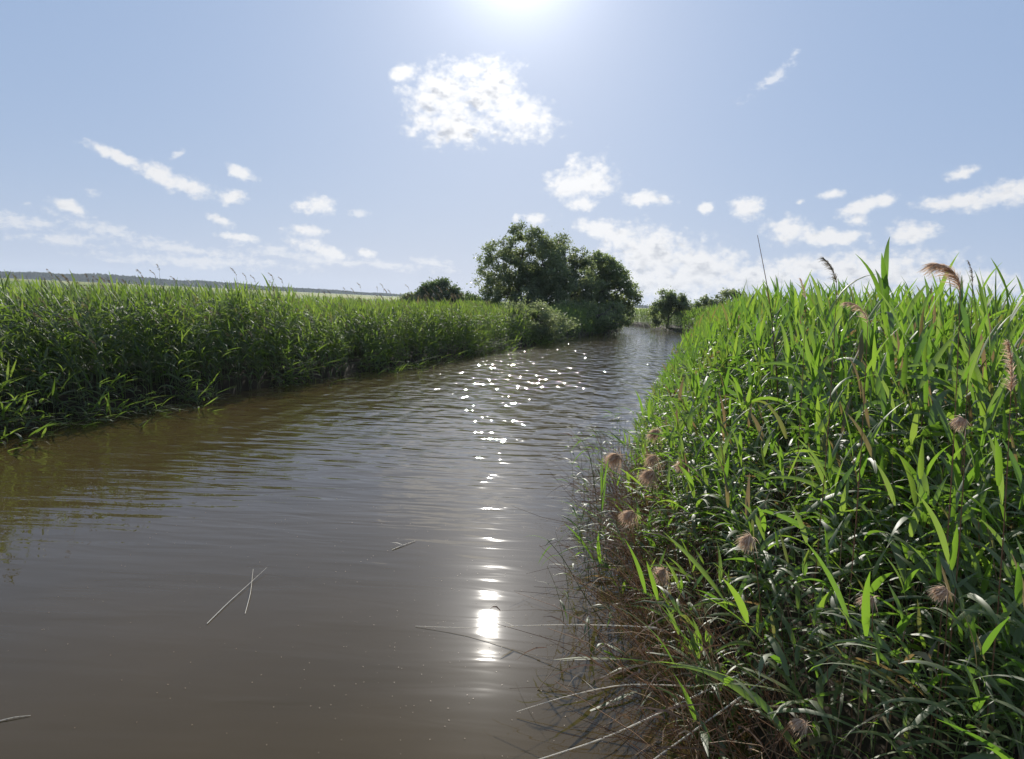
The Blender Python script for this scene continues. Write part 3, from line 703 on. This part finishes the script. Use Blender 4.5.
make_tree('round_bush', 'low bush between the round dark bush and the tallest tree', (-8.2, 124, .6),
    [(0, 0, 1.4, 1.6, 1.5, 1.5), (1.4, 0, 1.2, 1.3, 1.2, 1.3)], 45, 90, .16, M_far_tree, [([(0, 0, -.3), (0, 0, .8), (.2, 0, 1.8)], .1, .03)], 28, 'bushes in the left meadow', .6, 'bush')
make_tree('bank_willow', 'dark lopsided willow beside the water at the river bend', (17.6, 86, .3),
    [(-.2, 0, 3.2, 1.1, 1.1, 1.2), (.9, 0, 2.6, 1.3, 1.2, 1.2), (-1.4, -.6, 1.4, 1.0, 1.0, 1.5), (1.9, 0, 2.0, .9, .9, .9)], 90, 120, .11, M_tree,
    [([(.2, 0, -.3), (.1, 0, 1.2), (-.2, 0, 3)], .18, .05), ([(.1, 0, .9), (.8, 0, 1.8), (1.2, 0, 2.6)], .1, .03), ([(.1, 0, .6), (-.8, -.3, 1.2), (-1.3, -.5, 1.6)], .09, .03)], 29, 'trees beyond the right reeds', .46)
make_tree('bank_willow', 'small round tree just right of the willow at the bend', (20.6, 82, .4),
    [(0, 0, 2.2, 1.1, 1.1, 1.3), (.6, 0, 1.6, 1.0, 1, 1.1)], 50, 100, .12, M_tree, [([(0, 0, -.3), (0, 0, 1.2), (.1, 0, 2.4)], .12, .04)], 30, 'trees beyond the right reeds', .46)
make_tree('bank_willow', 'pale green tree behind the skyline of the right reeds', (21.6, 76, .4),
    [(0, 0, 2.8, 1.6, 1.3, 1.5), (1.8, 0, 2.3, 1.4, 1.2, 1.3), (-1.3, 0, 2.0, 1.1, 1.1, 1.2)], 80, 90, .12, M_willow, [([(0, 0, -.3), (0, 0, 1.2), (.1, 0, 2.8)], .14, .04), ([(0, 0, .8), (1, 0, 1.7), (1.6, 0, 2.4)], .09, .03)], 31, 'trees beyond the right reeds', .5)

# far-off wood along the horizon
def far_woods():
    az = np.radians(np.arange(-46, 52, .045)); n = len(az)
    r = np.random.default_rng(5); m = 9
    prof = np.interp(np.degrees(az), [-46, -38, -33, -28, -22, -17, -12, -8, -3, 4, 9, 14, 22, 36, 52], [12, 15, 30, 33, 26, 19, 15, 13, 9, 9, 14, 12, 8, 9, 8])
    top = prof * .68 * (1 + .07 * fbm1(az * 60, 3)) + r.normal(0, .5, n)
    V = []
    for j, (dr, f) in enumerate([(0, 0), (4, .45), (10, .75), (20, .92), (40, 1.0), (70, 1.02), (110, .9), (140, .5), (150, 0)]):
        rr = 2350 + dr + 60 * fbm1(az * 14, 11) + r.normal(0, 3, n)
        V.append(np.stack([rr * np.sin(az), rr * np.cos(az), 1.0 + top * f * (1 + r.normal(0, .06, n) * (f > 0))], -1))
    V = np.concatenate(V)
    i = np.arange(m - 1)[:, None] * n + np.arange(n - 1)[None]
    Q = np.stack([i, i + 1, i + n + 1, i + n], -1).reshape(-1, 4)
    tone = r.uniform(.1, .9, len(V))
    o = link('woods', mesh_arrays('woods', V, Q, [M_wood], tone, None, True))
    tag(o, 'long blue hazy wood along the far horizon', 'wood', kind='stuff')
far_woods()

# ------------------------------------------------------------------ haze
def haze():
    x, y0, y1, zb, zt = 3100, -3100, 3100, -2.2, 60
    V = [(-x, y0, zb), (x, y0, zb), (x, y1, zb), (-x, y1, zb), (-x, y0, zt), (x, y0, zt), (x, y1, zt), (-x, y1, zt)]
    Q = [(0, 3, 2, 1), (4, 5, 6, 7), (0, 1, 5, 4), (1, 2, 6, 5), (2, 3, 7, 6), (3, 0, 4, 7)]
    m, nt, N, L = new_mat('haze')
    p = N.new('ShaderNodeVolumePrincipled'); p.inputs['Color'].default_value = (.82, .9, 1, 1); p.inputs['Density'].default_value = 1.15e-4
    p.inputs['Anisotropy'].default_value = .2
    o = N.new('ShaderNodeOutputMaterial'); L.new(p.outputs[0], o.inputs['Volume'])
    b = link('haze', mesh_arrays('haze', V, Q, [m], None, None, False))
    tag(b, 'thin pale haze over the whole plain', 'haze', kind='stuff')
haze()

# ------------------------------------------------------------------ sun and sky
SUN_AZ, SUN_EL = -1.0, 24.6
sdir = Vector((math.sin(R(SUN_AZ)) * math.cos(R(SUN_EL)), math.cos(R(SUN_AZ)) * math.cos(R(SUN_EL)), math.sin(R(SUN_EL))))
sl = bpy.data.lights.new('sun', 'SUN'); sl.energy = 5.0; sl.angle = R(.53); sl.color = (1, .95, .86)
so = bpy.data.objects.new('sun', sl); COL.objects.link(so)
so.rotation_euler = sdir.to_track_quat('Z', 'Y').to_euler(); so.location = (0, 0, 50)

CUM = [(-6.36, 14.69, 3.13, 2.38, -3), (-2.67, 15.39, 2.54, 2.24, -3), (0.2, 13.4, 2.5, 1.55, -8), (-1.4, 14.2, 2.2, 1.8, -10), (-5.16, 12.65, 3.75, 1.51, -3), (-9.2, 15.87, 1.17, 0.59, 17), (-4.06, 16.51, 1.64, 1.05, -3), (5.01, 9.44, 2.24, 1.71, -3), (3.54, 8.81, 1.95, 1.15, -3), (4.67, 7.54, 1.2, 0.66, -3), (9.35, 8.04, 2.2, 0.65, -8), (1.17, 6.3, 0.91, 0.52, -3), (-0.27, 6.31, 0.38, 0.37, -3), (6.75, 5.56, 2.83, 1.03, -18), (9.97, 4.25, 4.3, 2.1, -15), (13.71, 3.3, 4.3, 1.9, -11), (17.18, 2.6, 4.2, 1.4, -3), (10.86, 2.1, 6.2, 1.9, -8), (16.7, 7.59, 1.31, 0.84, -3), (13.89, 7.48, 0.64, 0.5, -3), (22.21, 8.41, 0.9, 0.4, 2), (20.28, 7.95, 0.4, 0.27, 17), (19.77, 6.01, 1.86, 1.12, -3), (22.33, 5.48, 2.67, 0.76, -3), (24.32, 7.58, 1.85, 0.6, 17), (25.64, 8.03, 0.85, 0.53, 22), (23.95, 6.71, 1.0, 0.54, -3), (27.53, 5.84, 1.76, 0.86, 2), (30.06, 9.63, 1.11, 0.44, 7), (29.56, 7.82, 2.5, 0.57, 0), (32.3, 8.12, 2.36, 0.87, 9), (25.21, 3.2, 6.5, 1.7, -6), (20.66, 3.35, 3.26, 0.99, -3), (30.61, 2.8, 3.79, 0.91, -8), (34.81, 8.97, 1.98, 0.83, 9), (-27.97, 8.32, 2.19, 0.51, -23), (-25.55, 7.44, 2.28, 0.79, -25), (-23.54, 6.78, 1.69, 0.67, -18), (-20.28, 8.06, 1.35, 0.54, -31), (-20.93, 6.35, 0.94, 0.62, -3), (-15.15, 6.28, 1.5, 0.78, -3), (-16.11, 4.49, 1.78, 0.5, -5), (-21.45, 4.65, 1.14, 0.42, -23), (-30.88, 4.78, 1.26, 0.51, -23), (-20.24, 3.62, 1.64, 0.35, -13), (-14.67, 3.14, 2.47, 0.58, -21), (-11.54, 3.1, 0.89, 0.37, -18), ]
WISP = [(19.11, 17.74, 0.66, 0.37, 47), (17.59, 16.07, 2.3, 0.5, 27), (-24.43, 8.88, 0.63, 0.26, 27), (-29.45, 5.77, 0.58, 0.32, -3), (-11.98, 5.93, 0.95, 0.43, -3), (-33.63, 3.56, 3.32, 0.75, -11), (-28.59, 3.51, 4.95, 0.59, -17), (-31.47, 2.61, 4.08, 0.51, -11), (-24.3, 2.63, 5.99, 0.55, -11), (-17.63, 2.8, 4.27, 0.57, -11), (-6.67, 2.7, 2.28, 0.52, -11), (-8.92, 2.28, 4.54, 0.45, -8), (-22.36, 1.79, 9.76, 0.63, -6), (-24.3, 7.11, 0.89, 0.4, -3), (-13.35, 2.33, 4.43, 0.44, -6)]

w = bpy.data.worlds.new('World'); scn.world = w; w.use_nodes = True
nt = w.node_tree; N = nt.nodes; L = nt.links; N.clear()
def math_(op, *ins, clamp=False):
    n = N.new('ShaderNodeMath'); n.operation = op; n.use_clamp = clamp
    for k, v in enumerate(ins):
        if isinstance(v, (int, float)): n.inputs[k].default_value = v
        else: L.new(v, n.inputs[k])
    return n.outputs[0]
def smooth(v, a, b):
    n = N.new('ShaderNodeMapRange'); n.interpolation_type = 'SMOOTHSTEP'
    L.new(v, n.inputs[0]); n.inputs[1].default_value = a; n.inputs[2].default_value = b; return n.outputs[0]
def mix(f, a, b, mode='MIX'):
    n = N.new('ShaderNodeMixRGB'); n.blend_type = mode
    for k, v in enumerate((f, a, b)):
        if isinstance(v, tuple): n.inputs[k].default_value = (*v, 1)
        elif isinstance(v, (int, float)): n.inputs[k].default_value = v
        else: L.new(v, n.inputs[k])
    return n.outputs[0]
sky = N.new('ShaderNodeTexSky'); sky.sky_type = 'NISHITA'; sky.sun_disc = False
sky.sun_elevation = R(SUN_EL); sky.sun_rotation = R(SUN_AZ); sky.altitude = 0; sky.air_density = 1.0; sky.dust_density = 0.8; sky.ozone_density = 1.0
tc = N.new('ShaderNodeTexCoord'); sp = N.new('ShaderNodeSeparateXYZ'); L.new(tc.outputs['Generated'], sp.inputs[0])
u = math_('MULTIPLY', math_('ARCTAN2', sp.outputs['X'], sp.outputs['Y']), 180 / math.pi)
v = math_('MULTIPLY', math_('ARCSINE', sp.outputs['Z']), 180 / math.pi)
uv = N.new('ShaderNodeCombineXYZ'); L.new(u, uv.inputs[0]); L.new(v, uv.inputs[1])
def field(ell, uvs):
    f = None
    for (a, e, ra, re_, t) in ell:
        mp = N.new('ShaderNodeMapping'); mp.vector_type = 'TEXTURE'
        mp.inputs['Location'].default_value = (a, e, 0); mp.inputs['Rotation'].default_value = (0, 0, R(t + 6)); mp.inputs['Scale'].default_value = (ra, re_, 1)
        L.new(uvs, mp.inputs[0])
        ln = N.new('ShaderNodeVectorMath'); ln.operation = 'LENGTH'; L.new(mp.outputs[0], ln.inputs[0])
        q = ln.outputs['Value']
        f = q if f is None else math_('SMOOTH_MIN', f, q, .25)
    return math_('SUBTRACT', 1.0, f)
def wnoise(uvs, sc, detail, rough, off, dist=0):
    mp = N.new('ShaderNodeMapping'); mp.inputs['Scale'].default_value = (sc[0], sc[1], 1); mp.inputs['Location'].default_value = (off, off * .37, off * 1.7)
    L.new(uvs, mp.inputs[0])
    n = N.new('ShaderNodeTexNoise'); n.noise_dimensions = '2D'; n.inputs['Scale'].default_value = 1; n.inputs['Detail'].default_value = detail; n.inputs['Roughness'].default_value = rough
    n.inputs['Distortion'].default_value = dist
    L.new(mp.outputs[0], n.inputs['Vector']); return math_('SUBTRACT', n.outputs['Fac'], .5)
def billow(uvs, sc, off):
    mp = N.new('ShaderNodeMapping'); mp.inputs['Scale'].default_value = (sc[0], sc[1], 1); mp.inputs['Location'].default_value = (off, off * .6, 0)
    L.new(uvs, mp.inputs[0])
    n = N.new('ShaderNodeTexVoronoi'); n.voronoi_dimensions = '2D'; n.feature = 'F1'; n.inputs['Scale'].default_value = 1; n.inputs['Detail'].default_value = 2; n.inputs['Roughness'].default_value = .5
    L.new(mp.outputs[0], n.inputs['Vector']); return math_('SUBTRACT', .5, n.outputs['Distance'])
def density(uvs, ell):
    f = field(ell, uvs)
    d = math_('ADD', math_('MULTIPLY', wnoise(uvs, (.7, .95), 5, .52, 3.1), 2.2), math_('MULTIPLY', billow(uvs, (1.5, 2.0), 5.3), .5))
    d = math_('ADD', d, math_('MULTIPLY', wnoise(uvs, (2.4, 3.1), 4, .5, 7.7), .5))
    return math_('ADD', math_('ADD', d, .22), math_('MULTIPLY', f, 1.55))
dc = density(uv.outputs[0], CUM)
# the same cloud a little nearer the sun: how much of it the light has come through
to_sun = N.new('ShaderNodeVectorMath'); to_sun.operation = 'SUBTRACT'; to_sun.inputs[0].default_value = (SUN_AZ, SUN_EL, 0); L.new(uv.outputs[0], to_sun.inputs[1])
nrm_ = N.new('ShaderNodeVectorMath'); nrm_.operation = 'NORMALIZE'; L.new(to_sun.outputs[0], nrm_.inputs[0])
sc_ = N.new('ShaderNodeVectorMath'); sc_.operation = 'MULTIPLY_ADD'; L.new(nrm_.outputs[0], sc_.inputs[0]); sc_.inputs[1].default_value = (.55, .55, 0); L.new(uv.outputs[0], sc_.inputs[2])
ds = density(sc_.outputs[0], [e for e in CUM if e[2] * e[3] > 4.6])
mask_c = smooth(dc, -.12, 1.2)
gn = wnoise(uv.outputs[0], (.9, 1.5), 3, .5, 41.0)
core = math_('ADD', math_('MULTIPLY', smooth(math_('MULTIPLY_ADD', ds, .7, math_('MULTIPLY', gn, 2.2)), .5, 1.8), .85), smooth(gn, .05, .5), clamp=True)
fw = field(WISP, uv.outputs[0])
n3 = wnoise(uv.outputs[0], (.5, 1.3), 5, .62, 23.0); n4 = wnoise(uv.outputs[0], (1.6, 2.6), 4, .6, 7.7)
dw = math_('ADD', math_('MULTIPLY', n4, 2.0), math_('MULTIPLY_ADD', n3, 2.6, math_('MULTIPLY', fw, 1.3)))
mask_w = math_('MULTIPLY', smooth(dw, 0, 1.4), .65)
# brightness falls away from the sun: clouds beside it are lit through
sv = N.new('ShaderNodeVectorMath'); sv.operation = 'DOT_PRODUCT'; L.new(tc.outputs['Generated'], sv.inputs[0]); sv.inputs[1].default_value = sdir
ang = math_('MULTIPLY', math_('ARCCOSINE', sv.outputs['Value']), 180 / math.pi)
near = math_('EXPONENT', math_('MULTIPLY', ang, -1 / 12.0))
glow = math_('ADD', math_('EXPONENT', math_('MULTIPLY', ang, -1 / 2.2)), math_('MULTIPLY', math_('EXPONENT', math_('MULTIPLY', ang, -1 / 11.0)), .10))
white = mix(near, (14.5, 14.7, 15.2), (26, 26, 26)); grey = mix(near, (11.2, 11.7, 12.7), (10.6, 11.3, 12.8))
ccol = mix(core, white, grey)
# milky summer haze high in the air
skyc = mix(.80, sky.outputs[0], (6.2, 8.7, 13.4))
low = math_('EXPONENT', math_('MULTIPLY', math_('MAXIMUM', v, 0.0), -1 / 6.0))
skyc = mix(math_('MULTIPLY', low, .75), skyc, (10.6, 12.0, 14.6))
aur = N.new('ShaderNodeMixRGB'); aur.blend_type = 'ADD'; aur.inputs[0].default_value = 1.0
gl = N.new('ShaderNodeVectorMath'); gl.operation = 'SCALE'; gl.inputs[0].default_value = (36, 36, 37); L.new(glow, gl.inputs['Scale'])
L.new(skyc, aur.inputs[1]); L.new(gl.outputs[0], aur.inputs[2])
c1 = mix(mask_w, aur.outputs[0], white); c2 = mix(mask_c, c1, ccol)
bg = N.new('ShaderNodeBackground'); bg.inputs["Strength"].default_value = .05; L.new(c2, bg.inputs['Color'])
wo = N.new('ShaderNodeOutputWorld'); L.new(bg.outputs[0], wo.inputs['Surface'])

# ------------------------------------------------------------------ camera
p, r_ = R(6.0), R(2.7)
F = Vector((0, math.cos(p), -math.sin(p))); R0 = Vector((1, 0, 0)); U0 = R0.cross(F)
Rv = R0 * math.cos(r_) + U0 * math.sin(r_); Uv = -R0 * math.sin(r_) + U0 * math.cos(r_)
cam = bpy.data.cameras.new('camera'); cam.sensor_width = 36; cam.lens = 740 / 1024 * 36; cam.clip_start = .05; cam.clip_end = 12000
co = bpy.data.objects.new('camera', cam); COL.objects.link(co)
co.matrix_world = Matrix(((Rv.x, Uv.x, -F.x, 0), (Rv.y, Uv.y, -F.y, 0), (Rv.z, Uv.z, -F.z, 2.4), (0, 0, 0, 1)))
scn.camera = co

scn.render.engine = 'CYCLES'
cy = scn.cycles
cy.use_denoising = True; cy.denoiser = 'OPENIMAGEDENOISE'
cy.max_bounces = 8; cy.diffuse_bounces = 5; cy.glossy_bounces = 3; cy.transmission_bounces = 4; cy.transparent_max_bounces = 8; cy.volume_bounces = 0
cy.sample_clamp_indirect = 8; cy.sample_clamp_direct = 0; cy.caustics_reflective = False; cy.caustics_refractive = False
vs = scn.view_settings
scn.display_settings.display_device = 'sRGB'
vs.view_transform = 'Standard'; vs.look = 'None'; vs.gamma = 1; vs.exposure = 0.15; vs.use_curve_mapping = False
